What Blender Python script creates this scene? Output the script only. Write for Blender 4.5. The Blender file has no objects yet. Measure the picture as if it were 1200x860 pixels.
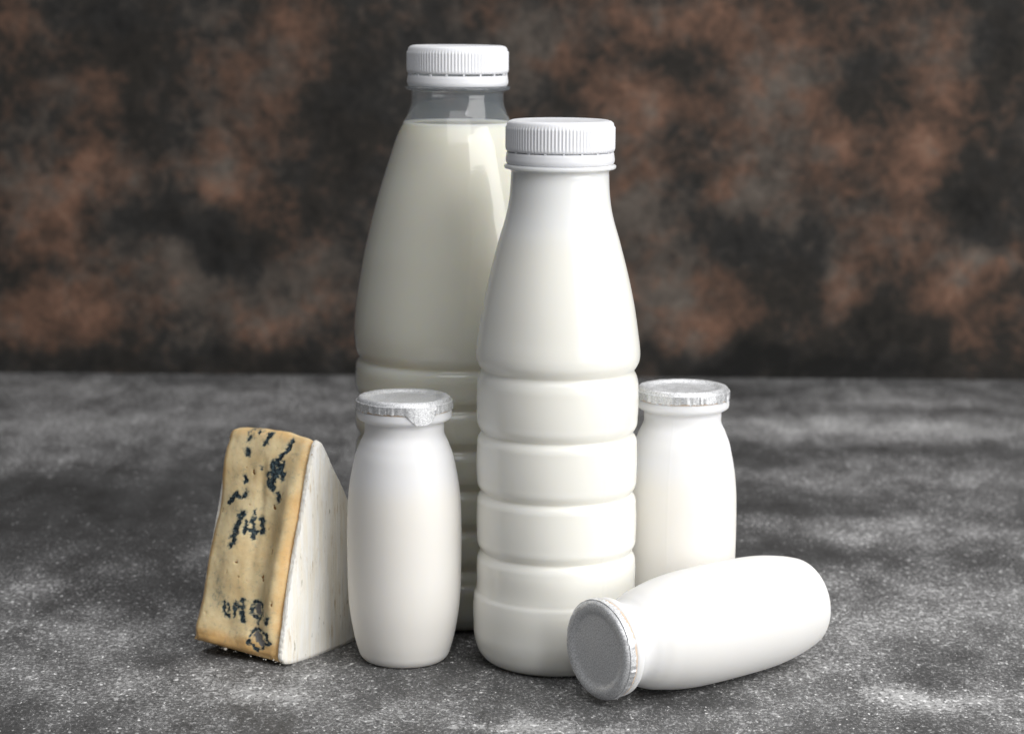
import bpy, math, random
from mathutils import Vector, Matrix, noise
# A still life of white milk and yoghurt bottles with a wedge of blue cheese on a
# speckled stone-look tabletop in front of a mottled brown photographic wall.
# All measures below are millimetres; MM turns them into metres.
MM = 0.001
PI = math.pi
scene = bpy.context.scene
COL = scene.collection
def srgb(r, g, b):
    f = lambda c: (c/255/12.92) if c/255 <= 0.04045 else ((c/255+0.055)/1.055)**2.4
    return (f(r), f(g), f(b), 1)
WALL = [(-299, 216, 18, 11, 0.6), (-264, 175, 24, 15, 0.55), (-257, 126, 31, 16, 0.9), (-276, 102, 10, 24, 0.95), (-300, 89, 13, 19, 0.9), (-269, 44, 26, 24, 1.15), (-309, 30, 21, 19, 0.8), (-203, 60, 29, 19, 0.85), (-184, 129, 16, 26, 0.85), (-173, 121, 18, 16, 0.6), (-153, 34, 31, 17, 1.0), (-121, 58, 18, 32, 0.55), (-131, 207, 24, 19, 0.7), (-162, 184, 31, 21, 0.4), (-152, 153, 21, 32, 0.4), (-137, 74, 26, 21, 0.4), (-299, 120, 16, 13, 0.6), (19, 205, 29, 21, 0.7), (72, 175, 21, 19, 0.9), (87, 154, 21, 16, 0.7), (78, 110, 26, 29, 0.85), (100, 52, 37, 24, 0.95), (113, 26, 31, 16, 1.0), (165, 181, 24, 16, 0.8), (155, 160, 26, 16, 0.5), (191, 145, 21, 11, 1.0), (140, 121, 21, 19, 0.75), (207, 150, 21, 16, 0.6), (202, 55, 17, 20, 1.0), (257, 140, 21, 13, 1.1), (245, 122, 13, 13, 0.9), (263, 184, 24, 32, 0.75), (291, 77, 17, 12, 1.4), (271, 61, 18, 12, 1.1), (235, 93, 26, 19, 0.6), (177, 113, 31, 26, 0.5), (285, 24, 11, 26, 0.75), (112, 216, 37, 13, 0.7), (139, 196, 26, 21, 0.5), (307, 77, 8, 48, 0.15), (81, 221, 31, 11, 0.6), (46, 138, 21, 32, 0.5), (180, 201, 26, 16, 0.5), (4, 174, 26, 32, 0.4), (247, 217, 31, 13, 0.4), (-240, 206, 31, 32, -0.6), (-208, 95, 31, 16, -0.8), (-177, 74, 21, 12, -0.9), (-220, 152, 21, 16, -0.3), (-105, 168, 26, 64, -0.6), (-212, 5, 136, 10, -0.6), (-74, 5, 78, 10, -0.6), (212, 9, 115, 12, -0.9), (294, 202, 21, 32, -0.8), (287, 114, 26, 32, -0.7), (212, 171, 26, 37, -0.45), (104, 128, 16, 21, -0.4), (136, 81, 21, 16, -0.6), (188, 92, 10, 16, -0.6), (20, 169, 31, 32, -0.4), (232, 34, 31, 13, -0.7), (92, 196, 21, 16, -0.4), (173, 61, 16, 21, -0.5), (143, 7, 52, 16, -0.7), (-295, 62, 21, 8, -0.4), (-238, 23, 21, 8, -0.2)]
TABLE = [(-230, 558, 112, 30, 0.35), (-237, 434, 51, 45, 0.5), (-241, 341, 26, 30, 0.4), (-166, 462, 38, 36, 0.35), (-134, 518, 49, 25, 0.3), (160, 449, 57, 36, 0.9), (245, 448, 43, 30, 0.7), (226, 533, 61, 23, 0.4), (174, 196, 38, 33, 0.55), (148, 313, 38, 29, 0.35), (232, 316, 34, 29, 0.35), (-189, 89, 17, 18, 0.6), (-151, 28, 38, 23, 0.45), (-108, -35, 44, 30, 0.5), (-77, -49, 17, 19, 0.7), (142, -48, 32, 15, 1.0), (135, 36, 45, 28, 0.5), (-2, -81, 19, 6, 1.0), (-36, -62, 23, 17, 0.4), (110, -9, 18, 15, 0.5), (170, 86, 41, 26, 0.6), (103, 97, 21, 16, 0.4), (29, -79, 22, 7, 0.4), (74, -69, 17, 11, 0.3), (-118, 148, 22, 15, 0.2), (-169, -37, 17, 20, 0.2), (-190, 226, 66, 70, -0.7), (-125, 303, 33, 60, -0.5), (118, 162, 48, 22, -0.6), (201, 157, 22, 18, -0.3), (-220, 280, 33, 29, -0.5), (-132, 91, 30, 24, -0.4), (120, 254, 24, 37, -0.6), (120, 376, 18, 45, -0.5), (-124, -5, 15, 11, -0.3), (64, -50, 17, 13, -0.4), (158, 238, 28, 14, -0.3), (-191, 575, 31, 18, -0.3), (128, 558, 36, 18, -0.5), (-157, -83, 22, 14, -0.3), (196, 379, 67, 14, -0.3)]
STROKES = [([(0.297, 1.005), (0.297, 0.965)], 3.5, 0.5, 0), ([(0.386, 1.009), (0.406, 0.997)], 2.5, 0.6, 0), ([(0.521, 0.994), (0.487, 0.953)], 2.4, 1, 0), ([(0.3, 0.921), (0.304, 0.905)], 2.6, 0.9, 0), ([(0.312, 0.801), (0.318, 0.785)], 2.7, 1, 0), ([(0.346, 0.739), (0.344, 0.719)], 2.5, 1, 0), ([(0.775, 0.988), (0.746, 0.943), (0.66, 0.9), (0.639, 0.86)], 1.9, 1, 0), ([(0.621, 0.878), (0.633, 0.829), (0.637, 0.771)], 3.0, 1, 0), ([(0.698, 0.884), (0.737, 0.818)], 3.2, 1, 0), ([(0.574, 0.828), (0.604, 0.78)], 2.2, 0.9, 0), ([(0.654, 0.892), (0.675, 0.824)], 3, 1, 0), ([(0.709, 0.742), (0.72, 0.716)], 2.2, 1, 0), ([(0.24, 0.724), (0.176, 0.678)], 2.2, 1, 0), ([(0.24, 0.724), (0.291, 0.705)], 1.6, 0.9, 0), ([(0.352, 0.636), (0.32, 0.567), (0.305, 0.494)], 3.6, 0.9, 0), ([(0.413, 0.599), (0.413, 0.556)], 2, 0.9, 0), ([(0.47, 0.618), (0.502, 0.534)], 1.9, 0.9, 0), ([(0.559, 0.625), (0.582, 0.564)], 2.6, 1, 0), ([(0.435, 0.573), (0.519, 0.563)], 1.8, 0.8, 0), ([(0.472, 0.669), (0.494, 0.616)], 1.2, 0.8, 0), ([(0.481, 0.858), (0.487, 0.847)], 1.5, 0.5, 0), ([(0.328, 0.237), (0.321, 0.204), (0.34, 0.178), (0.371, 0.173)], 1.8, 1, 0), ([(0.369, 0.232), (0.382, 0.198)], 1.3, 0.8, 0), ([(0.453, 0.236), (0.437, 0.18)], 2.0, 0.9, 0), ([(0.51, 0.249), (0.541, 0.163)], 2.5, 1, 0), ([(0.483, 0.243), (0.475, 0.211)], 1.4, 0.7, 0), ([(0.61, 0.255), (0.61, 0.205), (0.672, 0.18), (0.695, 0.163)], 1.5, 1, 0), ([(0.695, 0.163), (0.727, 0.209), (0.685, 0.255), (0.61, 0.255)], 1.5, 1, 0), ([(0.695, 0.163), (0.718, 0.139)], 1.6, 1, 0), ([(0.664, 0.11), (0.688, 0.085), (0.648, 0.057), (0.715, 0.053), (0.74, 0.033), (0.807, 0.052), (0.89, 0.076), (0.848, 0.091), (0.863, 0.112), (0.789, 0.131), (0.699, 0.137), (0.664, 0.11)], 1.5, 1, 0), ([(0.752, 0.204), (0.763, 0.198)], 1.6, 0.9, 0), ([(0.834, 0.19), (0.838, 0.175)], 2.8, 1, 0), ([(0.223, 0.304), (0.244, 0.25)], 8, 0.22, 0), ([(0.654, 0.233), (0.673, 0.204)], 4, 1, 1), ([(0.734, 0.109), (0.791, 0.077)], 6.5, 1, 1), ([(0.349, 0.207), (0.363, 0.196)], 2, 0.7, 1), ([(0.399, 0.835), (0.406, 0.82)], 1.8, 1, 2), ([(0.661, 0.691), (0.677, 0.677)], 1.6, 1, 2), ([(0.655, 0.59), (0.649, 0.581)], 1.5, 0.8, 2), ([(0.733, 0.5), (0.735, 0.481)], 1.6, 0.9, 2), ([(0.393, 0.42), (0.4, 0.417)], 1.4, 0.7, 2), ([(0.67, 0.374), (0.684, 0.352)], 1.7, 0.8, 2), ([(0.31, 0.379), (0.306, 0.366)], 1.3, 0.6, 2), ([(0.776, 0.748), (0.752, 0.711)], 1.3, 0.6, 2), ([(0.879, 0.265), (0.884, 0.25)], 1.4, 0.7, 2), ([(0.134, 0.179), (0.146, 0.172)], 1.2, 0.6, 2), ([(0.081, 0.647), (0.093, 0.639)], 1.2, 0.6, 2)]

# ---------------------------------------------------------------- helpers
def tag(o, label=None, cat=None, group=None, kind=None):
    if label: o['label'] = label
    if cat: o['category'] = cat
    if group: o['group'] = group
    if kind: o['kind'] = kind
    return o

def mesh_obj(name, verts, faces, mat, parent=None, smooth=True, attrs=None, sharp=None):
    me = bpy.data.meshes.new(name)
    me.from_pydata([(v[0]*MM, v[1]*MM, v[2]*MM) for v in verts], [], faces)
    me.update()
    if smooth:
        me.polygons.foreach_set('use_smooth', [True]*len(me.polygons))
    if attrs:
        for k, vals in attrs.items():
            if isinstance(vals[0], (tuple, list)):
                a = me.attributes.new(k, 'FLOAT_COLOR', 'POINT')
                a.data.foreach_set('color', [c for v in vals for c in (v[0], v[1], v[2], 1.0)])
            else:
                a = me.attributes.new(k, 'FLOAT', 'POINT')
                a.data.foreach_set('value', vals)
    if sharp is not None and hasattr(me, 'set_sharp_from_angle'):
        me.set_sharp_from_angle(angle=math.radians(sharp))
    if mat: me.materials.append(mat)
    o = bpy.data.objects.new(name, me)
    COL.objects.link(o)
    if parent: o.parent = parent
    return o

def empty(name, loc, rz=0.0):
    o = bpy.data.objects.new(name, None)
    o.empty_display_size = 0.01
    o.location = Vector(loc)*MM
    o.rotation_euler = (0, 0, rz)
    COL.objects.link(o)
    return o

def spline(ctrl, step=0.6):
    """centripetal-like Catmull-Rom through (r, z) points; a repeated point keeps a corner"""
    out = []
    n = len(ctrl)
    for i in range(n-1):
        p1, p2 = ctrl[i], ctrl[i+1]
        d = math.dist(p1, p2)
        if d < 1e-6:
            continue
        p0 = ctrl[i-1] if i > 0 else p1
        p3 = ctrl[i+2] if i+2 < n else p2
        k = max(1, int(math.ceil(d/step)))
        def tan(a, b, c):
            da, dc = math.dist(a, b), math.dist(b, c)
            if da < 1e-6 or dc < 1e-6: return None
            return tuple(((b[j]-a[j])/da*dc+(c[j]-b[j])/dc*da)/(da+dc) for j in (0, 1))
        m1 = tan(p0, p1, p2) or tuple((p2[j]-p1[j])/d for j in (0, 1))
        m2 = tan(p1, p2, p3) or tuple((p2[j]-p1[j])/d for j in (0, 1))
        for q in range(k):
            t = q/k
            h00 = 2*t**3-3*t*t+1; h10 = t**3-2*t*t+t; h01 = -2*t**3+3*t*t; h11 = t**3-t*t
            out.append(tuple(h00*p1[j]+h10*d*m1[j]+h01*p2[j]+h11*d*m2[j] for j in (0, 1)))
    out.append(ctrl[-1])
    return out

def lathe(prof, seg=192, fn=None):
    """rings of (r, z); first/last ring of radius 0 become poles. fn(r, z, theta) -> (r, z)"""
    V, F, rings = [], [], []
    for r, z in prof:
        if r < 1e-4:
            V.append((0, 0, z)); rings.append([len(V)-1])
        else:
            ids = []
            for k in range(seg):
                th = 2*PI*k/seg
                rr, zz = fn(r, z, th) if fn else (r, z)
                V.append((rr*math.cos(th), rr*math.sin(th), zz)); ids.append(len(V)-1)
            rings.append(ids)
    for a, b in zip(rings, rings[1:]):
        if len(a) == 1 and len(b) == 1: continue
        for k in range(seg):
            k2 = (k+1) % seg
            if len(a) == 1: F.append((a[0], b[k2], b[k]))
            elif len(b) == 1: F.append((a[k], a[k2], b[0]))
            else: F.append((a[k], a[k2], b[k2], b[k]))
    return V, F

def merge(parts):
    V, F = [], []
    for v, f in parts:
        o = len(V); V += v; F += [tuple(i+o for i in q) for q in f]
    return V, F

def sstep(a, b, x):
    t = min(1, max(0, (x-a)/(b-a))); return t*t*(3-2*t)

# ---------------------------------------------------------------- materials
class NT:
    def __init__(s, name):
        s.m = bpy.data.materials.new(name); s.m.use_nodes = True
        s.t = s.m.node_tree; s.t.nodes.clear()
        s.out = s.n('ShaderNodeOutputMaterial')
    def n(s, typ, **kw):
        x = s.t.nodes.new(typ)
        for k, v in kw.items():
            if k.startswith('i_'): x.inputs[k[2:].replace('_', ' ')].default_value = v
            else: setattr(x, k, v)
        return x
    def l(s, a, b): s.t.links.new(a, b)
    def coord(s, kind='Object'): return s.n('ShaderNodeTexCoord').outputs[kind]
    def noise(s, vec, scale, detail=4, rough=.55, dist=0):
        x = s.n('ShaderNodeTexNoise'); x.inputs['Scale'].default_value = scale
        x.inputs['Detail'].default_value = detail; x.inputs['Roughness'].default_value = rough
        x.inputs['Distortion'].default_value = dist
        s.l(vec, x.inputs['Vector']); return x.outputs['Fac']
    def mapping(s, vec, scale=(1, 1, 1), rot=(0, 0, 0), loc=(0, 0, 0)):
        x = s.n('ShaderNodeMapping'); x.inputs['Scale'].default_value = scale
        x.inputs['Rotation'].default_value = rot; x.inputs['Location'].default_value = loc
        s.l(vec, x.inputs['Vector']); return x.outputs[0]
    def math(s, op, a, b=None, c=None, clamp=False):
        x = s.n('ShaderNodeMath', operation=op, use_clamp=clamp)
        for i, v in enumerate((a, b, c)):
            if v is None: continue
            if isinstance(v, (int, float)): x.inputs[i].default_value = v
            else: s.l(v, x.inputs[i])
        return x.outputs[0]
    def ramp(s, fac, stops, interp='LINEAR'):
        x = s.n('ShaderNodeValToRGB'); cr = x.color_ramp; cr.interpolation = interp
        while len(cr.elements) < len(stops): cr.elements.new(.5)
        for e, (p, c) in zip(cr.elements, stops):
            e.position = p; e.color = c if len(c) == 4 else (*c, 1)
        s.l(fac, x.inputs[0]); return x.outputs[0]
    def maprange(s, v, a, b, c=0, d=1, smooth=True):
        x = s.n('ShaderNodeMapRange', interpolation_type='SMOOTHSTEP' if smooth else 'LINEAR')
        for i, q in zip((1, 2, 3, 4), (a, b, c, d)): x.inputs[i].default_value = q
        s.l(v, x.inputs[0]); return x.outputs[0]
    def mix(s, fac, a, b, mode='MIX'):
        x = s.n('ShaderNodeMix', data_type='RGBA', blend_type=mode)
        if isinstance(fac, (int, float)): x.inputs[0].default_value = fac
        else: s.l(fac, x.inputs[0])
        for i, v in ((6, a), (7, b)):
            if isinstance(v, tuple): x.inputs[i].default_value = v
            else: s.l(v, x.inputs[i])
        return x.outputs[2]
    def attr(s, name):
        return s.n('ShaderNodeAttribute', attribute_name=name)
    def bump(s, h, strength, dist, normal=None):
        x = s.n('ShaderNodeBump'); x.inputs['Strength'].default_value = strength
        x.inputs['Distance'].default_value = dist; s.l(h, x.inputs['Height'])
        if normal is not None: s.l(normal, x.inputs['Normal'])
        return x.outputs[0]
    def bsdf(s, base=None, rough=.5, sss=0, sss_scale=.003, radius=(1, .9, .8), metal=0, ior=1.45, normal=None, spec=.5, coat=0, coat_rough=.1, aniso=0):
        x = s.n('ShaderNodeBsdfPrincipled')
        if isinstance(base, tuple): x.inputs['Base Color'].default_value = base
        elif base is not None: s.l(base, x.inputs['Base Color'])
        if isinstance(rough, (int, float)): x.inputs['Roughness'].default_value = rough
        else: s.l(rough, x.inputs['Roughness'])
        x.inputs['IOR'].default_value = ior; x.inputs['Metallic'].default_value = metal
        x.inputs['Specular IOR Level'].default_value = spec
        x.inputs['Subsurface Weight'].default_value = sss
        x.inputs['Subsurface Scale'].default_value = sss_scale
        x.inputs['Subsurface Radius'].default_value = radius
        x.inputs['Coat Weight'].default_value = coat
        x.inputs['Coat Roughness'].default_value = coat_rough
        if normal is not None: s.l(normal, x.inputs['Normal'])
        s.l(x.outputs[0], s.out.inputs['Surface'])
        return x

def zc(t):
    """object-space z of the point, in metres"""
    s = t.n('ShaderNodeSeparateXYZ'); t.l(t.coord(), s.inputs[0]); return s.outputs[2]

def plastic(name, low, high, z0, z1, rough, sss, scale, spec=.5, bump=.03, coat=0):
    t = NT(name)
    w = t.noise(t.coord(), 60, 3)
    z = t.math('ADD', zc(t), t.math('MULTIPLY', t.math('SUBTRACT', w, .5), .004))
    c = t.mix(t.maprange(z, z0*MM, z1*MM), low, high)
    big = t.noise(t.coord(), 25, 2)
    t.bsdf(c, t.maprange(t.noise(t.coord(), 300, 3), .3, .7, rough*.9, rough*1.12), sss, scale, (1, .93, .78),
           normal=t.bump(big, bump, .004), spec=spec, coat=coat)
    return t.m

M = {}
M['bottle_white'] = plastic('white_bottle_plastic', (.84, .835, .79, 1), (.82, .828, .825, 1), 146, 158, .2, .75, .007, coat=.0)
M['pot_white'] = plastic('satin_white_plastic', (.84, .82, .785, 1), (.81, .812, .825, 1), 58, 70, .52, .7, .006, spec=.35)
M['pot_lying'] = plastic('satin_white_plastic_lying', (.79, .785, .775, 1), (.78, .782, .79, 1), 66, 90, .52, .7, .006, spec=.35)
M['cap'] = plastic('cap_plastic', (.77, .78, .815, 1), (.77, .78, .815, 1), 0, 1, .38, .25, .0015, spec=.45, bump=.02)

def mk_milk():
    t = NT('milk')
    t.bsdf((.86, .815, .69, 1), .35, .85, .009, (1, .84, .46), spec=.3)
    return t.m
M['milk'] = mk_milk()

def mk_clear():
    """thin clear plastic wall: see-through with a Schlick sheen, faintly hazy"""
    t = NT('clear_bottle_plastic')
    lw = t.n('ShaderNodeLayerWeight'); lw.inputs[0].default_value = .5
    f5 = t.math('POWER', lw.outputs['Facing'], 4.0)
    fr = t.math('MULTIPLY_ADD', f5, .7, .05)
    tr = t.n('ShaderNodeBsdfTransparent'); tr.inputs[0].default_value = (.955, .965, .975, 1)
    gl = t.n('ShaderNodeBsdfGlossy'); gl.inputs['Roughness'].default_value = .10
    wob = t.math('ADD', t.noise(t.coord(), 70, 2), t.math('MULTIPLY', t.noise(t.mapping(t.coord(), (60, 60, 900)), 1.0, 3), .35))
    b = t.bump(wob, .12, .001); t.l(b, gl.inputs['Normal'])
    df = t.n('ShaderNodeBsdfDiffuse'); df.inputs[0].default_value = (.66, .77, .88, 1)
    tl = t.n('ShaderNodeBsdfTranslucent'); tl.inputs[0].default_value = (.6, .66, .72, 1)
    ad = t.n('ShaderNodeMixShader'); ad.inputs[0].default_value = .5
    t.l(df.outputs[0], ad.inputs[1]); t.l(tl.outputs[0], ad.inputs[2])
    m1 = t.n('ShaderNodeMixShader'); m1.inputs[0].default_value = .15
    t.l(tr.outputs[0], m1.inputs[1]); t.l(ad.outputs[0], m1.inputs[2])
    m2 = t.n('ShaderNodeMixShader'); t.l(fr, m2.inputs[0])
    t.l(m1.outputs[0], m2.inputs[1]); t.l(gl.outputs[0], m2.inputs[2])
    t.l(m2.outputs[0], t.out.inputs['Surface'])
    return t.m
M['clear'] = mk_clear()

def mk_foil():
    t = NT('embossed_foil')
    c = t.coord()
    g = t.n('ShaderNodeTexVoronoi'); g.inputs['Scale'].default_value = 1500; t.l(c, g.inputs['Vector'])
    n1 = t.noise(c, 1900, 3, .75); n2 = t.noise(c, 320, 4)
    h = t.math('ADD', t.math('MULTIPLY', n1, .4), t.math('MULTIPLY', n2, .8))
    nb = t.bump(h, .55, .0003)
    col = t.mix(t.maprange(n1, .36, .64), (.54, .55, .57, 1), (.86, .87, .89, 1))
    t.bsdf(col, t.maprange(n2, .3, .7, .40, .58), metal=.66, normal=nb)
    return t.m
M['foil'] = mk_foil()

def mk_plain(name, c, rough=.5, sss=0):
    t = NT(name)
    n = t.noise(t.coord(), 400, 3)
    t.bsdf(t.mix(n, tuple(x*.9 for x in c[:3])+(1,), c), rough, sss, .002, normal=t.bump(n, .1, .0005))
    return t.m
M['seal'] = mk_plain('seal_board', srgb(214, 192, 170), .7)

# ---------------------------------------------------------------- screw caps
def cap_mesh(h=15.6):
    """ribbed skirt with rounded top edge, closed underneath; z=0 at its lower rim"""
    R = 18.92
    prof = [(0, h-.35), (8, h-.35), (13.5, h-.3), (14.6, h), (16.6, h), (17.7, h-.35), (18.35, h-1.0), (18.55, h-1.9),
            (R, h-2.4), (R, h-3), (R, h*.5), (R, 1.6), (R, .9), (18.75, .3), (18.45, 0), (17.6, 0), (17.5, 1), (17.4, h-2), (0, h-2)]
    pr = []
    for a, b in zip(prof, prof[1:]):
        k = max(1, int(math.dist(a, b)/1.2)) if b[0] > 0 and a[0] > 0 else 1
        for q in range(k): pr.append((a[0]+(b[0]-a[0])*q/k, a[1]+(b[1]-a[1])*q/k))
    pr.append(prof[-1])
    N = 96
    def fn(r, z, th):
        if r > 18.3 and .6 < z < h-1.7:
            w = min(sstep(.6, 1.5, z), sstep(h-1.7, h-2.6, z))
            c = math.cos(N*th)
            r += w*(.14*max(-.6, min(1, c*1.7))-.1)
        return r, z
    return lathe(pr, N*8, fn)

def ring_mesh(h=4.1, gap=.95):
    """tamper band with its small bridges reaching up to the cap"""
    prof = spline([(17.7, 0), (17.7, 0), (18.35, 0), (18.35, 0), (18.6, .3), (18.6, h-.3), (18.6, h-.3), (18.35, h), (18.35, h), (17.7, h), (17.7, h), (17.7, 0)], .8)
    parts = [lathe(prof, 128)]
    n = 18
    for k in range(n):
        th = 2*PI*(k+.35)/n
        V = []
        for dz in (h-.2, h+gap+.15):
            for dr, dt in ((17.85, -.42), (18.5, -.36), (18.5, .36), (17.85, .42)):
                a = th+dt/18.5
                V.append((dr*math.cos(a), dr*math.sin(a), dz))
        parts.append((V, [(0, 1, 5, 4), (1, 2, 6, 5), (2, 3, 7, 6), (3, 0, 4, 7), (4, 5, 6, 7), (3, 2, 1, 0)]))
    return merge(parts)

def add_cap(parent, z_flange, h_ring=4.1, gap=.8, h_cap=12.9):
    cV, cF = cap_mesh(h_cap)
    c = mesh_obj('cap', cV, cF, M['cap'], parent, sharp=50)
    c.location = (0, 0, (z_flange+h_ring+gap)*MM)
    rV, rF = ring_mesh(h_ring, gap)
    r = mesh_obj('tamper_ring', rV, rF, M['cap'], c, sharp=40)
    r.location = (0, 0, -(h_ring+gap)*MM)
    return c

# ---------------------------------------------------------------- white ringed bottle
def groove(z, r, rin, w=2.6):
    """control points (top to bottom) of one V groove round the body"""
    return [(r, z+w+1.6), (r-.15, z+w), (r-.75, z+w*.5), (rin, z+.12), (rin, z+.12), (rin, z-.12), (r-.75, z-w*.5), (r-.15, z-w), (r, z-w-1.6)]

white = [(15.2, 189), (15.2, 189), (17.2, 188), (17.25, 177), (17.25, 177), (18.9, 176.7), (19.35, 176.4), (19.44, 176), (19.3, 175.5), (17.4, 174.9), (17.05, 174.5), (17.02, 173),
         (17.2, 168), (17.85, 162.3), (19.05, 156.9), (20.7, 151.4), (22.15, 146.1), (24.55, 136.6), (26.5, 127.3), (27.95, 118), (28.6, 113), (28.72, 110.5), (28.45, 108.4)]
white += [(27.9, 107.1), (26.75, 105.3), (26.75, 105.3), (26.75, 105.1), (27.6, 103.1), (28.1, 101.2), (28.25, 98.5), (28.2, 88.5)]
white += groove(83.1, 28.1, 26.45)[1:-1] + [(28.1, 78), (28.1, 67)] + groove(61.8, 28.05, 26.45)[1:-1] + [(28.05, 57), (28.1, 46)] + groove(40.6, 28.05, 26.6)[1:-1] + [(28.1, 36), (28.15, 27.2)]
white += [(28.3, 26), (28.85, 24.9), (29.08, 23), (29.1, 14), (28.95, 10.5), (28.2, 6.9), (26.6, 3.2), (24.4, 1.1), (22.0, .1), (20, 0), (20, 0), (14, 1.5), (0, 3)]

wb = empty('milk_bottle', (16.1, -3, 0), -.95)
tag(wb, 'narrow opaque white bottle with four grooves and white ribbed screw cap', 'milk bottle', 'large milk bottles with ribbed screw caps')
def bottle_fn(r, z, th):
    if 2 < z < 172:
        for a in (0, PI):
            d = abs((th-a+PI) % (2*PI)-PI)
            r += .07*math.exp(-(d/.02)**2)
        r += .10*noise.noise((math.cos(th)*1.6, math.sin(th)*1.6, z*.035))*(1 if r > 15 else 0)
    return r, z
V, F = lathe(spline(white, .55)[::-1], 320, bottle_fn)
mesh_obj('bottle_body', V, F, M['bottle_white'], wb)
add_cap(wb, 177.0, 3.85, .42, 10.6)

# ---------------------------------------------------------------- tall clear bottle with milk in it
tall = [(15.0, 210), (15.0, 210), (16.6, 210), (16.6, 200.9), (16.6, 200.9), (19.1, 200.6), (19.55, 200.3), (19.62, 199.9), (19.4, 199.4), (17.5, 198.8), (17.2, 198.3), (17.17, 197),
        (17.3, 194.2), (18.5, 190.4), (20.85, 186.1), (22.8, 182), (24.2, 178), (26.75, 170), (29.25, 162), (31.7, 153), (33.9, 143.8), (35.2, 138), (36.1, 133), (37.1, 127), (38.0, 121),
        (38.65, 115), (38.92, 111), (38.88, 107.6), (38.6, 104.9), (38.2, 102.3), (37.4, 100.4), (36.5, 99.2), (36.5, 99.2), (36.5, 99.0), (37.8, 97.5), (38.35, 95.8), (38.45, 92)]
zg = 84.2
while zg > 20:
    tall += [(38.35, zg+4.2), (38.1, zg+3.2), (37.2, zg+1.6), (36.3, zg+.12), (36.3, zg+.12), (36.3, zg-.12), (37.4, zg-1.5), (38.2, zg-3.1), (38.35, zg-5)]
    zg -= 15.0
tall += [(38.9, 18.5), (39, 12), (37.8, 5.5), (35, 1.6), (31, .1), (28, 0), (28, 0), (15, 2.5), (0, 4)]
tp = spline(tall, .6)
tb = empty('milk_bottle', (-21, 63, 0), .9)
tag(tb, 'tallest bottle, wide clear plastic full of milk, clear neck showing under its white cap', 'milk bottle', 'large milk bottles with ribbed screw caps')
V, F = lathe(tp[::-1], 256)
mesh_obj('bottle_body', V, F, M['clear'], tb)
FILL = 187.3
mp = [(max(0, r-.42), z+(.3 if z < 5 else 0)) for r, z in tp if z < FILL-.3]
rt = mp[0][0]
mp = [(0, FILL-.5), (rt*.85, FILL-.5), (rt-.8, FILL-.35), (rt-.1, FILL+.1)] + mp
V, F = lathe(mp[::-1], 192)
mesh_obj('milk', V, F, M['milk'], tb)
add_cap(tb, 200.9, 3.8, .75, 10.1)

# ---------------------------------------------------------------- small yoghurt bottles
pot = [(13.3, 90.6), (13.3, 90.6), (15.6, 90.75), (16.3, 90.7), (16.6, 90.4), (16.68, 89.9), (16.72, 89.2), (16.72, 88.4), (16.5, 87.7), (15.6, 87.0), (14.5, 86.6), (14.05, 86.0), (13.98, 84.5), (14.0, 82.2),
       (14.45, 80.9), (15.3, 79.2), (16.1, 77.2), (16.9, 75.2), (18.05, 70.4), (19.2, 64.2), (19.95, 56.6), (20.2, 48.8), (20.24, 41), (20.15, 33), (19.98, 26), (19.5, 19.2), (18.4, 12), (16.75, 5), (15.5, 1.7), (14.2, .45), (12.6, 0), (12.6, 0), (8, 1.2), (0, 1.6)]
def pot_fn(r, z, th):
    if 2 < z < 86:                                  # fine mould seam down two sides
        for a in (0, PI):
            d = abs((th-a+PI) % (2*PI)-PI)
            r += .06*math.exp(-(d/.018)**2)
    return r, z
potV, potF = lathe(spline(pot, .7)[::-1], 320, pot_fn)

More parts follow.
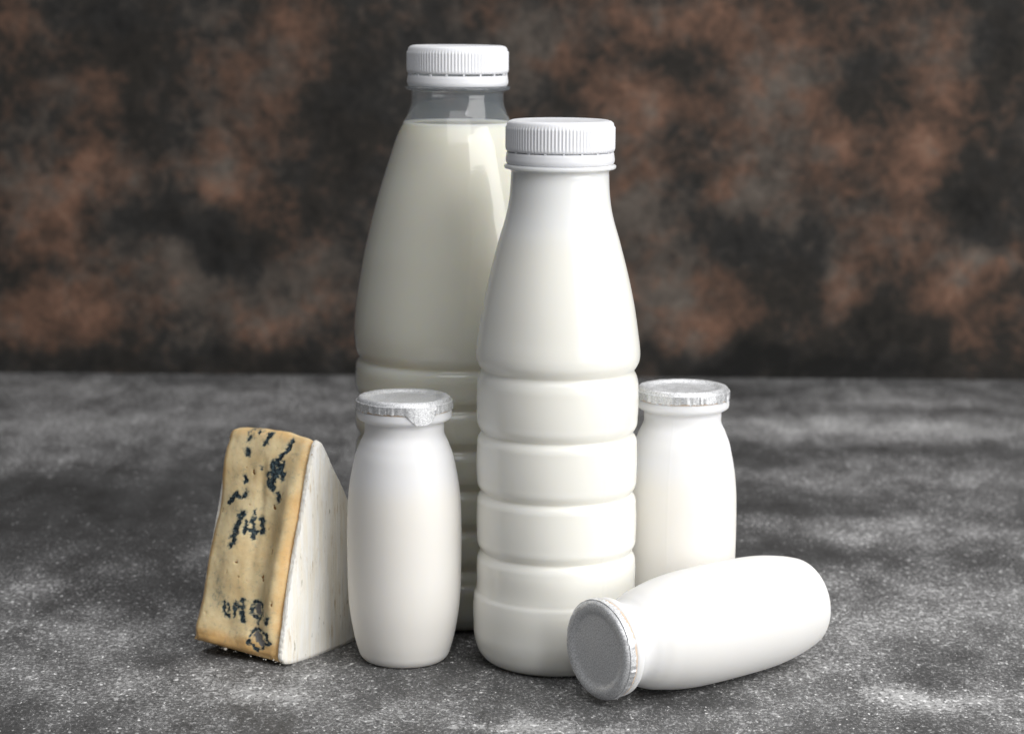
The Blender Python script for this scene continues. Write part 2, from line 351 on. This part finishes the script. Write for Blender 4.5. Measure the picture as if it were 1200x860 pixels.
def foil_mesh(seed, tabs=(), depth=2.85, crinkle=2.2):
    """pressed foil lid: sunk centre, raised rim, pleated skirt; tabs = (angle, half width, drop)"""
    top = [(0, 94.25), (6, 94.2), (11.2, 94.2), (12.1, 94.3), (12.9, 94.75), (13.6, 95.1), (14.8, 95.25), (15.7, 95.1), (16.25, 94.6), (16.6, 93.9)]
    skirt = [(16.98, 93.9-depth*k/6) for k in (.3, 1, 2, 3, 4, 5, 6)]
    under = [(skirt[-1][0]-.22, skirt[-1][1]), (16.45, 92.4), (16.35, 93.6), (15.3, 94.75), (14, 94.7), (12.5, 94.0), (0, 93.9)]
    prof = [(r, z, 0) for r, z in top] + [(r, z, (k+1)/7) for k, (r, z) in enumerate(skirt)] + [(under[0][0], under[0][1], 1)] + [(r, z, 0) for r, z in under[1:]]
    rnd = random.Random(seed)
    seg = 360
    # pleats: sharp random creases round the skirt
    cre = sorted([(rnd.uniform(0, 2*PI), rnd.uniform(.012, .05), rnd.uniform(-.55, .35)) for _ in range(60)])
    def pleat(th):
        s = 0
        for a, w, h in cre:
            d = abs((th-a+PI) % (2*PI)-PI)
            if d < 3*w: s += h*max(0, 1-d/(w*1.6))
        return s + .25*noise.noise((math.cos(th)*9, math.sin(th)*9, seed*3.1))
    V, F, rings = [], [], []
    for i, (r, z, w) in enumerate(prof):
        if r < 1e-4: V.append((0, 0, z)); rings.append([len(V)-1]); continue
        ids = []
        for k in range(seg):
            th = 2*PI*k/seg
            rr, zz = r, z
            pl = pleat(th)*crinkle
            under_fix = -.0
            if w > 0:
                rr += pl*.55*min(1, w*1.6)
                zz += (noise.noise((math.cos(th)*5, math.sin(th)*5, seed))*.45 + noise.noise((math.cos(th)*17, math.sin(th)*17, seed+5))*.35 + pl*.45)*w*w
                for a, hw, drop in tabs:
                    d = (th-a+PI) % (2*PI)-PI
                    if abs(d) < hw:
                        tri = (1-abs(d)/hw) if d > -hw*.4 else (1-abs(d)/hw)
                        zz -= drop*min(1, tri*1.5)*w**1.2
                        rr = max(rr, 16.98) + .12
                rr = max(rr, 16.76-(.22 if i == len(top)+len(skirt) else 0))
            elif z > 94.6 and 13 < r:
                zz += .10*noise.noise((math.cos(th)*7, math.sin(th)*7, seed+r))
                rr += .12*pl*(r > 15.5)
            elif 0 < i < 4:
                zz += .07*noise.noise((rr*math.cos(th)*.3, rr*math.sin(th)*.3, seed))
            V.append((rr*math.cos(th), rr*math.sin(th), zz)); ids.append(len(V)-1)
        rings.append(ids)
    for a, b in zip(rings, rings[1:]):
        for k in range(seg):
            k2 = (k+1) % seg
            if len(a) == 1: F.append((a[0], b[k], b[k2]))
            elif len(b) == 1: F.append((a[k2], a[k], b[0]))
            else: F.append((a[k2], a[k], b[k], b[k2]))
    return V, F

seal_prof = [(13.5, 90.55), (16.4, 90.6), (16.74, 90.8), (16.74, 91.8), (16.4, 92.0), (13.5, 92.0), (13.5, 90.55)]
sV, sF = lathe(seal_prof, 192)

pot0 = empty('yogurt_bottle', (-37.75, -3, 0), math.radians(0))
body0 = mesh_obj('bottle_body', potV, potF, M['pot_white'], pot0)
seal0 = mesh_obj('seal', sV, sF, M['seal'], pot0)
fV, fF = foil_mesh(3, tabs=((math.radians(-66), .36, 3.6),))
mesh_obj('foil_lid', fV, fF, M['foil'], pot0, sharp=35)
GROUP = 'small white yogurt bottles with foil lids'
tag(pot0, 'small upright white bottle beside the cheese, foil lid with a flap hanging down', 'yogurt bottle', GROUP)

def copy_pot(loc, label, seed, tabs=(), mat=None, depth=2.85, rz=0.0):
    r = pot0.copy(); COL.objects.link(r); r.location = Vector(loc)*MM; r.rotation_euler = (0, 0, rz)
    r['label'] = label
    b = body0.copy(); COL.objects.link(b); b.parent = r
    if mat: b.data = body0.data.copy(); b.data.materials.clear(); b.data.materials.append(mat)
    s = seal0.copy(); COL.objects.link(s); s.parent = r
    v, f = foil_mesh(seed, tabs, depth)
    mesh_obj('foil_lid', v, f, M['foil'], r, sharp=35)
    return r
copy_pot((62.0, 22, 0), 'small upright white bottle standing behind the lying one', 8, mat=None, depth=2.9, rz=math.radians(-108))

# the lying one: axis from base to lid points left and towards the viewer, resting on its belly
lie = copy_pot((0, 0, 0), 'small white bottle lying on its side, grey foil lid facing left', 15, mat=M['pot_lying'], depth=2.3)
th, hd = math.radians(1.32), math.radians(36.76)
ax = Vector((-math.cos(hd)*math.cos(th), -math.sin(hd)*math.cos(th), -math.sin(th)))
sx = Vector((math.sin(hd), -math.cos(hd), 0))
up = ax.cross(sx)
lidc = Vector((28.63, -57.4, 20.36-54*math.sin(th)))   # lid centre; the belly touches the table
base = lidc-ax*95
rot = Matrix((sx, up, ax)).transposed()
if rot.determinant() < 0: rot = Matrix((sx, -up, ax)).transposed()
rot = rot @ Matrix.Rotation(math.radians(60), 3, 'Z')
lie.rotation_euler = rot.to_euler()
lie.location = base*MM

# ---------------------------------------------------------------- blue cheese wedge
CO = Vector((-81.24, -16.21, 0)); CU = Vector((.83014, -.55756, 0)); CV = Vector((.55756, .83014, 0))
W = 36.5                                            # wheel thickness
def lin(x, xs, ys):
    if x <= xs[0]: return ys[0]
    for a, b, c, d in zip(xs, xs[1:], ys, ys[1:]):
        if x <= b: return c+(d-c)*(x-a)/(b-a)
    return ys[-1]
front = [(1.2, 1.6), (0.1, 3.4), (0.3, 6), (2.0, 14), (4.1, 24.5), (8.0, 39), (12.5, 53.7), (16, 67), (18.6, 75.2), (19.6, 77.8), (20.6, 79.0)]
rest = [(21.6, 79.2), (22.8, 78.3), (25.4, 74), (28.5, 67.9), (33.4, 60.5), (38.3, 52.1), (42.5, 43), (46, 33), (48.5, 23), (50, 13), (50.2, 8), (49, 5), (45, 1.8), (36, .2), (27, 0), (11, .35), (5, .7), (2.5, 1.1), (1.2, 1.6)]
fr = spline(front, .34); rs = spline(rest, 1.0)
loop = fr + rs[:-1]
nf = len(fr)

def bump_front(s, t, z):
    """relief of the cut face (mm outwards) over s across and t up it"""
    g = lambda s0, t0, a, b: math.exp(-((s-s0)/a)**2-((t-t0)/b)**2)
    d = 0
    d += 2.5*math.exp(-((s-.87)/.10)**2)*sstep(.95, .6, t)*sstep(.0, .2, t)       # ripe lobe along the rind
    d -= 2.0*math.exp(-((s-.68)/.08)**2)*sstep(.85, .5, t)*sstep(.08, .25, t)     # valley beside it
    d -= .9*math.exp(-((s-.50-.1*(1-t))/.05)**2)*sstep(.25, .35, t)*sstep(.95, .8, t)
    d += 1.0*g(.33, .45, .14, .22)
    d += 2.2*g(.12, .12, .22, .10) + 1.4*g(.60, .07, .2, .06) - 1.2*g(.40, .10, .12, .07)
    d -= 1.3*g(.02, .62, .16, .12) + .9*g(.75, .80, .1, .1)
    d += .8*g(.2, .9, .15, .1) + .6*g(.9, .93, .08, .1)
    d += 1.1*noise.noise((s*2.6, t*4.6, 1.3)) + .38*noise.noise((s*7, t*12, 4.2)) + .07*noise.noise((s*26, t*50, 7.7))
    return d

def seg_dist(p, a, b):
    ax_, ay = a; bx, by = b; dx, dy = bx-ax_, by-ay
    L = dx*dx+dy*dy
    q = 0 if L < 1e-9 else max(0, min(1, ((p[0]-ax_)*dx+(p[1]-ay)*dy)/L))
    return math.hypot(p[0]-ax_-q*dx, p[1]-ay-q*dy)
FW, FH = 32.0, 74.0
SK = [([(s*FW, t*FH) for s, t in pts], w*(.47 if k == 0 else .32), amp, k) for pts, w, amp, k in STROKES]
def masks(s, t):
    out = [0, 0, 0]
    x, y = s*FW, t*FH
    x += .65*noise.noise((x*.8, y*.8, 3)) + .4*noise.noise((x*2.1, y*2.1, 8))
    y += .65*noise.noise((x*.8, y*.8, 13)) + .4*noise.noise((x*2.1, y*2.1, 18))
    for pts, w, amp, k in SK:
        if abs(pts[0][0]-x) > 14 or abs(pts[0][1]-y) > 16: continue
        d = min(seg_dist((x, y), a, b) for a, b in zip(pts, pts[1:]))
        v = amp*math.exp(-(d/(w*.85))**2)
        if k == 0: v *= min(1.15, .82+.9*noise.noise((x*.7, y*.7, 31)))
        i = (0, 2, 1)[k]                            # R vein, G pit, B ashy interior
        out[i] = max(out[i], v)
    return out

def section(u, inflate=0.0, paste=True):
    """one cross-section loop at u (0 = right rind plane, -W = left)"""
    s = 1+u/W
    pts, att = [], []
    n = len(loop)
    for i, (a, z) in enumerate(loop):
        p0, p1 = loop[i-1], loop[(i+1) % n]
        tx, tz = p1[0]-p0[0], p1[1]-p0[1]
        L = math.hypot(tx, tz) or 1
        nx, nz = -tz/L, tx/L                        # outwards for this winding
        d = inflate
        zz = z
        t = (z-2)/76.5
        isf = i < nf+6
        w = sstep(0, 6, i)*sstep(nf+8, nf-14, i) if isf else 0
        if paste:
            d += w*bump_front(s, t, z)
            m = masks(s, t) if (i < nf+5) else (0, 0, 0)
            d -= .55*m[0]*w+.5*m[1]*w+.55*m[2]*w
        else: m = (0, 0, 0)
        A = a+nx*d; Z = zz+nz*d
        A -= 4.4*(1-s)*(1 if i < nf else 0.6)       # the face turns a little to the left
        Z += 3.6*(1-s)*sstep(14, 2, z)*sstep(30, 5, a)
        Z -= (1.3*s**3)*sstep(66, 78, z)
        Z += (1.0*math.sin(s*PI)+.5*noise.noise((s*5, 0, 2)))*sstep(70, 78, z)
        if paste:                                   # crumb at the edges
            e = min(s, 1-s)*W
            r = max(0, 1-e/3.6)
            A += r*r*(3.0 if s < .5 else 1.8)*w
            Z -= r*r*(2.2 if s < .5 else .6)*sstep(71, 79, z)
            Z -= r*r*.8*sstep(72, 79, z)
        if Z < .05: Z = .05
        pts.append(tuple(CO+CU*u+CV*A)[:2]+(Z,))
        edge = max(sstep(.17, .0, s), sstep(.80, 1.0, s)*.8, sstep(.16, .02, t), .6*sstep(.93, 1.0, t)) if i < nf else .5
        att.append((m[0], m[1], m[2], edge))
    return pts, att

def loft(us, inflate=0.0, paste=True, caps=True):
    V, F, A = [], [], []
    n = len(loop)
    for u in us:
        p, a = section(u, inflate(u) if callable(inflate) else inflate, paste); V += p; A += a
    for j in range(len(us)-1):
        for i in range(n):
            i2 = (i+1) % n
            F.append((j*n+i, j*n+i2, (j+1)*n+i2, (j+1)*n+i))
    return V, F, A, n

def fill_cap(V, F, A, start, n, flip, rings=14, dome=0.0):
    """close an end with shrinking rings so that it can carry relief"""
    c = Vector((0, 0, 0))
    for i in range(n): c += Vector(V[start+i])
    c /= n
    prev = list(range(start, start+n))
    for k in range(1, rings):
        f = k/rings
        ids = []
        for i in range(n):
            p = Vector(V[start+i]).lerp(c, f)
            q = p.copy()
            hgt = .35*noise.noise(Vector((p.x*.12, p.y*.12, p.z*.05)))+.14*noise.noise(Vector((p.x*.8+p.y*.5, 2, p.z*.12)))
            q += CU*((hgt+dome*(1-(1-f)**2))*(-1 if flip else 1))
            V.append(tuple(q)); A.append((0, 0, 0, .3)); ids.append(len(V)-1)
        for i in range(n):
            i2 = (i+1) % n
            F.append((prev[i], prev[i2], ids[i2], ids[i])[::(1 if not flip else -1)] if False else ((prev[i], ids[i], ids[i2], prev[i2]) if flip else (prev[i], prev[i2], ids[i2], ids[i])))
        prev = ids
    V.append(tuple(c)); A.append((0, 0, 0, .3)); q = len(V)-1
    for i in range(n):
        i2 = (i+1) % n
        F.append((prev[i], q, prev[i2]) if flip else (prev[i], prev[i2], q))

def mk_paste():
    t = NT('blue_cheese_paste')
    c = t.coord()
    a = t.attr('spots'); sp = t.n('ShaderNodeSeparateColor'); t.l(a.outputs['Color'], sp.inputs[0])
    e = t.attr('edge').outputs['Fac']
    n1 = t.noise(c, 90, 5, .6); n2 = t.noise(c, 420, 4, .65); n3 = t.noise(c, 1400, 3, .6)
    base = t.mix(t.maprange(n1, .3, .7), srgb(236, 218, 176), srgb(222, 197, 150))
    eg = t.math('ADD', e, t.math('MULTIPLY', t.math('SUBTRACT', n1, .5), .9), clamp=True)
    base = t.mix(t.maprange(eg, .2, 1.0, 0, .7), base, srgb(226, 176, 106))
    n2b = t.noise(c, 800, 3, .6)
    v = t.math('ADD', sp.outputs[0], t.math('ADD', t.math('MULTIPLY', t.math('SUBTRACT', n2, .5), .9), t.math('MULTIPLY', t.math('SUBTRACT', n2b, .5), .8)))
    halo = t.mix(t.maprange(v, .0, .62, 0, .8), base, srgb(112, 126, 122))
    dark = t.mix(t.maprange(n3, .4, .62), srgb(20, 30, 38), srgb(72, 88, 94))
    col = t.mix(t.maprange(v, .30, .62), halo, dark)
    ash = t.math('ADD', sp.outputs[2], t.math('MULTIPLY', t.math('SUBTRACT', n2, .5), .8))
    col = t.mix(t.maprange(ash, .45, .7), col, t.mix(n3, srgb(70, 70, 72), srgb(150, 148, 145)))
    pit = t.math('ADD', sp.outputs[1], t.math('MULTIPLY', t.math('SUBTRACT', n2, .5), .4))
    col = t.mix(t.maprange(pit, .4, .7), col, srgb(140, 92, 30))
    # sparse tiny holes of the paste
    vo = t.n('ShaderNodeTexVoronoi'); vo.inputs['Scale'].default_value = 260; t.l(c, vo.inputs['Vector'])
    hole = t.maprange(vo.outputs['Distance'], .05, .16, 1, 0)
    gate = t.maprange(t.noise(c, 130, 2), .56, .66)
    hole = t.math('MULTIPLY', hole, gate)
    col = t.mix(t.math('MULTIPLY', hole, .55), col, srgb(150, 112, 60))
    h = t.math('SUBTRACT', t.math('ADD', t.math('MULTIPLY', n2, .3), t.math('MULTIPLY', n3, .10)), t.math('MULTIPLY', hole, .6))
    h = t.math('SUBTRACT', h, t.math('MULTIPLY', sp.outputs[0], .8))
    rough = t.maprange(t.noise(c, 200, 3), .3, .7,   .28, .46)
    t.bsdf(col, rough, .35, .003, (1, .7, .35), normal=t.bump(h, .5, .0007), spec=.45)
    return t.m
def mk_rind():
    t = NT('bloomy_white_rind')
    c = t.coord()
    # streaks run up the wedge; object space = world here
    m = t.mapping(c, (600, 600, 46))
    n1 = t.noise(m, 1.0, 5, .6); m2 = t.mapping(c, (1300, 1300, 110), rot=(.10, .0, .0)); n2 = t.noise(m2, 1.0, 4, .6)
    n3 = t.noise(c, 900, 3, .6); n4 = t.noise(c, 60, 3)
    col = t.mix(t.maprange(n1, .35, .65), srgb(250, 243, 229), srgb(255, 253, 247))
    st = t.math('MULTIPLY', t.maprange(n2, .57, .70), t.maprange(n4, .36, .6))
    col = t.mix(t.math('MULTIPLY', st, .6), col, srgb(186, 154, 108))
    m5 = t.mapping(c, (900, 900, 150)); sp = t.noise(m5, 1.0, 2)
    col = t.mix(t.math('MULTIPLY', t.maprange(sp, .68, .75), .75), col, srgb(130, 118, 92))
    e = t.attr('rim').outputs['Fac']
    ee = t.math('ADD', e, t.math('MULTIPLY', t.math('SUBTRACT', n3, .5), .8))
    col = t.mix(t.maprange(ee, .5, .9), col, srgb(222, 190, 140))
    h = t.math('ADD', t.math('MULTIPLY', n1, .8), t.math('ADD', t.math('MULTIPLY', n2, .4), t.math('MULTIPLY', n3, .25)))
    t.bsdf(col, .8, .3, .003, normal=t.bump(h, .75, .0010), spec=.2)
    return t.m
M['paste'] = mk_paste(); M['rind'] = mk_rind()

ch = empty('cheese_wedge', (0, 0, 0))
tag(ch, 'wedge of blue veined soft cheese with white rind standing on end', 'cheese wedge')
us = [-W + W*i/105 for i in range(106)]
V, F, A, n = loft(us)
fill_cap(V, F, A, 0, n, True, 3); fill_cap(V, F, A, len(us)*n-n, n, False, 3)
mesh_obj('paste', V, F, M['paste'], ch, attrs={'spots': [a[:3] for a in A], 'edge': [a[3] for a in A]})
def rind_infl(u):
    return .25 if abs(u) < .9 else .0
def rind_side(u0, u1, flip, grow=0.0):
    us = [u0+(u1-u0)*k/5 for k in range(6)]
    V, F, A, n = loft(us, lambda u: grow+.30-.55*abs((u-u0)/(u1-u0)-.35)**1.5+.0, paste=False)
    # ragged edge
    for j in range(len(us)):
        for i in range(n):
            x, y, z = V[j*n+i]
            p = Vector((x, y, z)); q = noise.noise(p*.9)*.22+noise.noise(p*2.6)*.16
            V[j*n+i] = tuple(p+CV*(-q)+Vector((0, 0, 0)))
    rimA = [.45 if j < 2 else .1 for j in range(len(us)) for _ in range(n)]
    A2 = list(A)
    fill_cap(V, F, A2, (len(us)-1)*n, n, flip, 26, .5)
    fill_cap(V, F, A2, 0, n, not flip, 2)
    rimA += [0]*(len(V)-len(rimA))
    # orient: for the flipped side reverse lofted faces
    if flip: F = [f[::-1] for f in F[:(len(us)-1)*n]] + F[(len(us)-1)*n:]
    return mesh_obj('rind', V, F, M['rind'], ch, attrs={'rim': rimA})
rind_side(-.35, 1.5, False)
rind_side(-W+.9, -W-.15, True, -3.2)
# crumbs of rind left along the lower edge of the cut face
rnd = random.Random(5)
parts = []
for k in range(40):
    s = rnd.random(); u = -W*(1-s)
    a = 1.2-4.4*(1-s)+rnd.uniform(-.7, .8); z = 1.4+3.3*(1-s)+rnd.uniform(-.5, .9)
    c = CO+CU*u+CV*a+Vector((0, 0, z)); r = rnd.choice([.15, .2, .3, .2, .7 if rnd.random() < .2 else .25])
    V, F = lathe([(0, -r*.8), (r*.7, -r*.5), (r, 0), (r*.7, r*.5), (0, r*.8)], 9)
    V = [tuple(c+Vector((x*(1+.5*noise.noise(Vector((x, y, k))*2)), y, zz*1.0))) for x, y, zz in V]
    parts.append((V, F))
V, F = merge(parts)
mesh_obj('rind_flakes', V, F, M['rind'], ch, attrs={'rim': [.1]*len(V)})

# ---------------------------------------------------------------- tabletop
def gsum(lst, x, y):
    s = 0
    for cx, cy, a, b, amp in lst:
        dx, dy = (x-cx)/a, (y-cy)/b
        q = dx*dx+dy*dy
        if q < 7: s += amp*math.exp(-q)
    return s
def grid(x0, x1, y0, y1, nx, ny, zfix, lst, wall=False):
    V, F, A = [], [], []
    for j in range(ny+1):
        for i in range(nx+1):
            x = x0+(x1-x0)*i/nx; y = y0+(y1-y0)*j/ny
            wx = x+14*noise.noise((x*.03, y*.03, 1))+6*noise.noise((x*.1, y*.1, 5))
            wy = y+14*noise.noise((x*.03, y*.03, 9))+6*noise.noise((x*.1, y*.1, 7))
            A.append(gsum(lst, wx, wy))
            V.append((x, zfix, y) if wall else (x, y, zfix))
    for j in range(ny):
        for i in range(nx):
            a = j*(nx+1)+i; F.append((a, a+1, a+nx+2, a+nx+1) if not wall else (a, a+1, a+nx+2, a+nx+1))
    return V, F, A

def mk_table():
    t = NT('speckled_stone_tabletop')
    c = t.coord()
    m = t.math('MULTIPLY', t.attr('patch').outputs['Fac'], .78)
    cs = t.mapping(c, (1, .45, 1)); cq = t.mapping(c, (1, .6, 1))
    big = t.noise(cs, 16, 4, .6); mid = t.noise(cs, 65, 5, .62)
    p = t.math('ADD', m, t.math('MULTIPLY', t.math('SUBTRACT', big, .5), .55))
    p = t.math('ADD', p, t.math('MULTIPLY', t.math('SUBTRACT', mid, .5), 1.15))
    base = t.ramp(t.maprange(p, -.9, 1.3, 0, 1, False), [(0, (.028, .028, .028)), (.36, (.074, .074, .075)), (.6, (.155, .155, .156)), (1, (.38, .38, .38))])
    # speckles: several sizes, denser where the pale dust lies
    dens = t.math('MULTIPLY_ADD', p, .10, .002)
    s1 = t.noise(cq, 480, 7, .8); s2 = t.noise(cq, 900, 6, .85); s3 = t.noise(cq, 300, 5, .7)
    k1 = t.maprange(t.math('ADD', s1, dens), .56, .62)
    k2 = t.maprange(t.math('ADD', s2, dens), .53, .62)
    k3 = t.maprange(t.math('ADD', s3, dens), .60, .66)
    k = t.math('MAXIMUM', t.math('MAXIMUM', t.math('MULTIPLY', k1, .8), t.math('MULTIPLY', k2, .7)), t.math('MULTIPLY', k3, .8))
    col = t.mix(k, base, (.55, .55, .555, 1))
    d1 = t.maprange(t.noise(c, 520, 3, .6), .38, .45, .6, 0)
    col = t.mix(d1, col, (.018, .018, .019, 1))
    s4 = t.noise(cq, 560, 2, .5)
    k4 = t.maprange(t.math('ADD', s4, dens), .675, .71)
    col = t.mix(k4, col, (.80, .80, .805, 1))
    h = t.math('ADD', t.math('MULTIPLY', k, .3), t.math('ADD', t.math('MULTIPLY', s1, .5), mid))
    t.bsdf(col, t.maprange(mid, .3, .7, .55, .75), normal=t.bump(h, .5, .0008), spec=.35)
    return t.m
V, F, A = grid(-900, 900, -340, 611, 360, 190, 0, TABLE)
tt = mesh_obj('tabletop', V, F, mk_table(), attrs={'patch': A})
tag(tt, kind='structure')

def mk_wall():
    t = NT('mottled_brown_wall')
    c = t.coord()
    m = t.math('MULTIPLY', t.attr('patch').outputs['Fac'], 1.05)
    n1 = t.noise(c, 16, 6, .62, .4); n2 = t.noise(c, 75, 7, .7, .5); n3 = t.noise(c, 200, 4, .6)
    p = t.math('ADD', m, t.math('MULTIPLY', t.math('SUBTRACT', n1, .5), .8))
    p = t.math('ADD', p, t.math('MULTIPLY', t.math('SUBTRACT', n2, .5), 2.7))
    p = t.math('ADD', p, t.math('MULTIPLY', t.math('SUBTRACT', n3, .5), 1.0))
    q = t.maprange(p, -1.1, 1.65, 0, 1, False)
    grey = t.ramp(q, [(0, srgb(29, 29, 29)), (.35, srgb(49, 48, 47)), (.6, srgb(80, 74, 69)), (1, srgb(108, 100, 93))])
    rust = t.ramp(q, [(0, srgb(29, 29, 28)), (.35, srgb(49, 46, 43)), (.6, srgb(88, 69, 59)), (.8, srgb(114, 87, 73)), (1, srgb(130, 104, 89))])
    w = t.maprange(t.math('ADD', t.noise(c, 22, 3, .5), t.math('MULTIPLY', t.math('SUBTRACT', t.noise(t.mapping(c, loc=(3, 1, 2)), 90, 4, .6), .5), .6)), .32, .62)
    col = t.mix(w, grey, rust)
    t.bsdf(col, .8, normal=t.bump(n2, .4, .002), spec=.2)
    return t.m
V, F, A = grid(-900, 900, -20, 700, 360, 144, 611, WALL, True)
wl = mesh_obj('wall', V, F, mk_wall(), attrs={'patch': A})
tag(wl, kind='structure')

# ---------------------------------------------------------------- light
w = bpy.data.worlds.new('World'); scene.world = w; w.use_nodes = True
bg = w.node_tree.nodes['Background']; bg.inputs[0].default_value = (.93, .96, 1, 1); bg.inputs[1].default_value = .14
def area(name, loc, target, sx_, sy_, power, col):
    d = bpy.data.lights.new(name, 'AREA'); d.shape = 'RECTANGLE'; d.size = sx_; d.size_y = sy_; d.energy = power; d.color = col
    o = bpy.data.objects.new(name, d); COL.objects.link(o); o.location = loc
    o.rotation_euler = (Vector(target)-Vector(loc)).to_track_quat('-Z', 'Y').to_euler()
    return o
az, el, D = math.radians(52), math.radians(25), 1.15
area('softbox', (D*math.sin(az)*math.cos(el), -D*math.cos(az)*math.cos(el), .08+D*math.sin(el)), (0, 0, .08), .95, 1.1, 18.5, (1, .985, .96))

area('front_fill', (.1, -1.1, 1.6), (0, 0, .08), 1.3, 1.0, 10, (1, .99, .98))  # added fill light above the camera, softens the shaded sides of the bottles
area('overhead_fill', (.15, .42, 1.05), (0, 0, .05), .9, .9, 5.5, (1, .99, .98))  # extra fill light added behind and above, brightens lid tops and tabletop

# ---------------------------------------------------------------- camera
cam = bpy.data.cameras.new('camera'); co = bpy.data.objects.new('camera', cam); COL.objects.link(co)
pitch = math.radians(9.22)
co.location = (0, -.8, .235)
fwd = Vector((0, math.cos(pitch), -math.sin(pitch))); rt_ = Vector((1, 0, 0)); up_ = rt_.cross(fwd)
mat = Matrix((rt_, up_, -fwd)).transposed() @ Matrix.Rotation(.0073, 3, 'Z')
co.rotation_euler = mat.to_euler()
cam.sensor_width = 36; cam.lens = 81.0; cam.clip_start = .02; cam.clip_end = 20
cam.dof.use_dof = True; cam.dof.focus_distance = .775; cam.dof.aperture_fstop = 16
scene.camera = co
scene.view_settings.view_transform = 'Standard'; scene.view_settings.look = 'None'
scene.view_settings.exposure = 0; scene.view_settings.gamma = 1
scene.cycles.use_denoising = True
scene.cycles.max_bounces = 16; scene.cycles.transparent_max_bounces = 16
scene.cycles.sample_clamp_indirect = 6
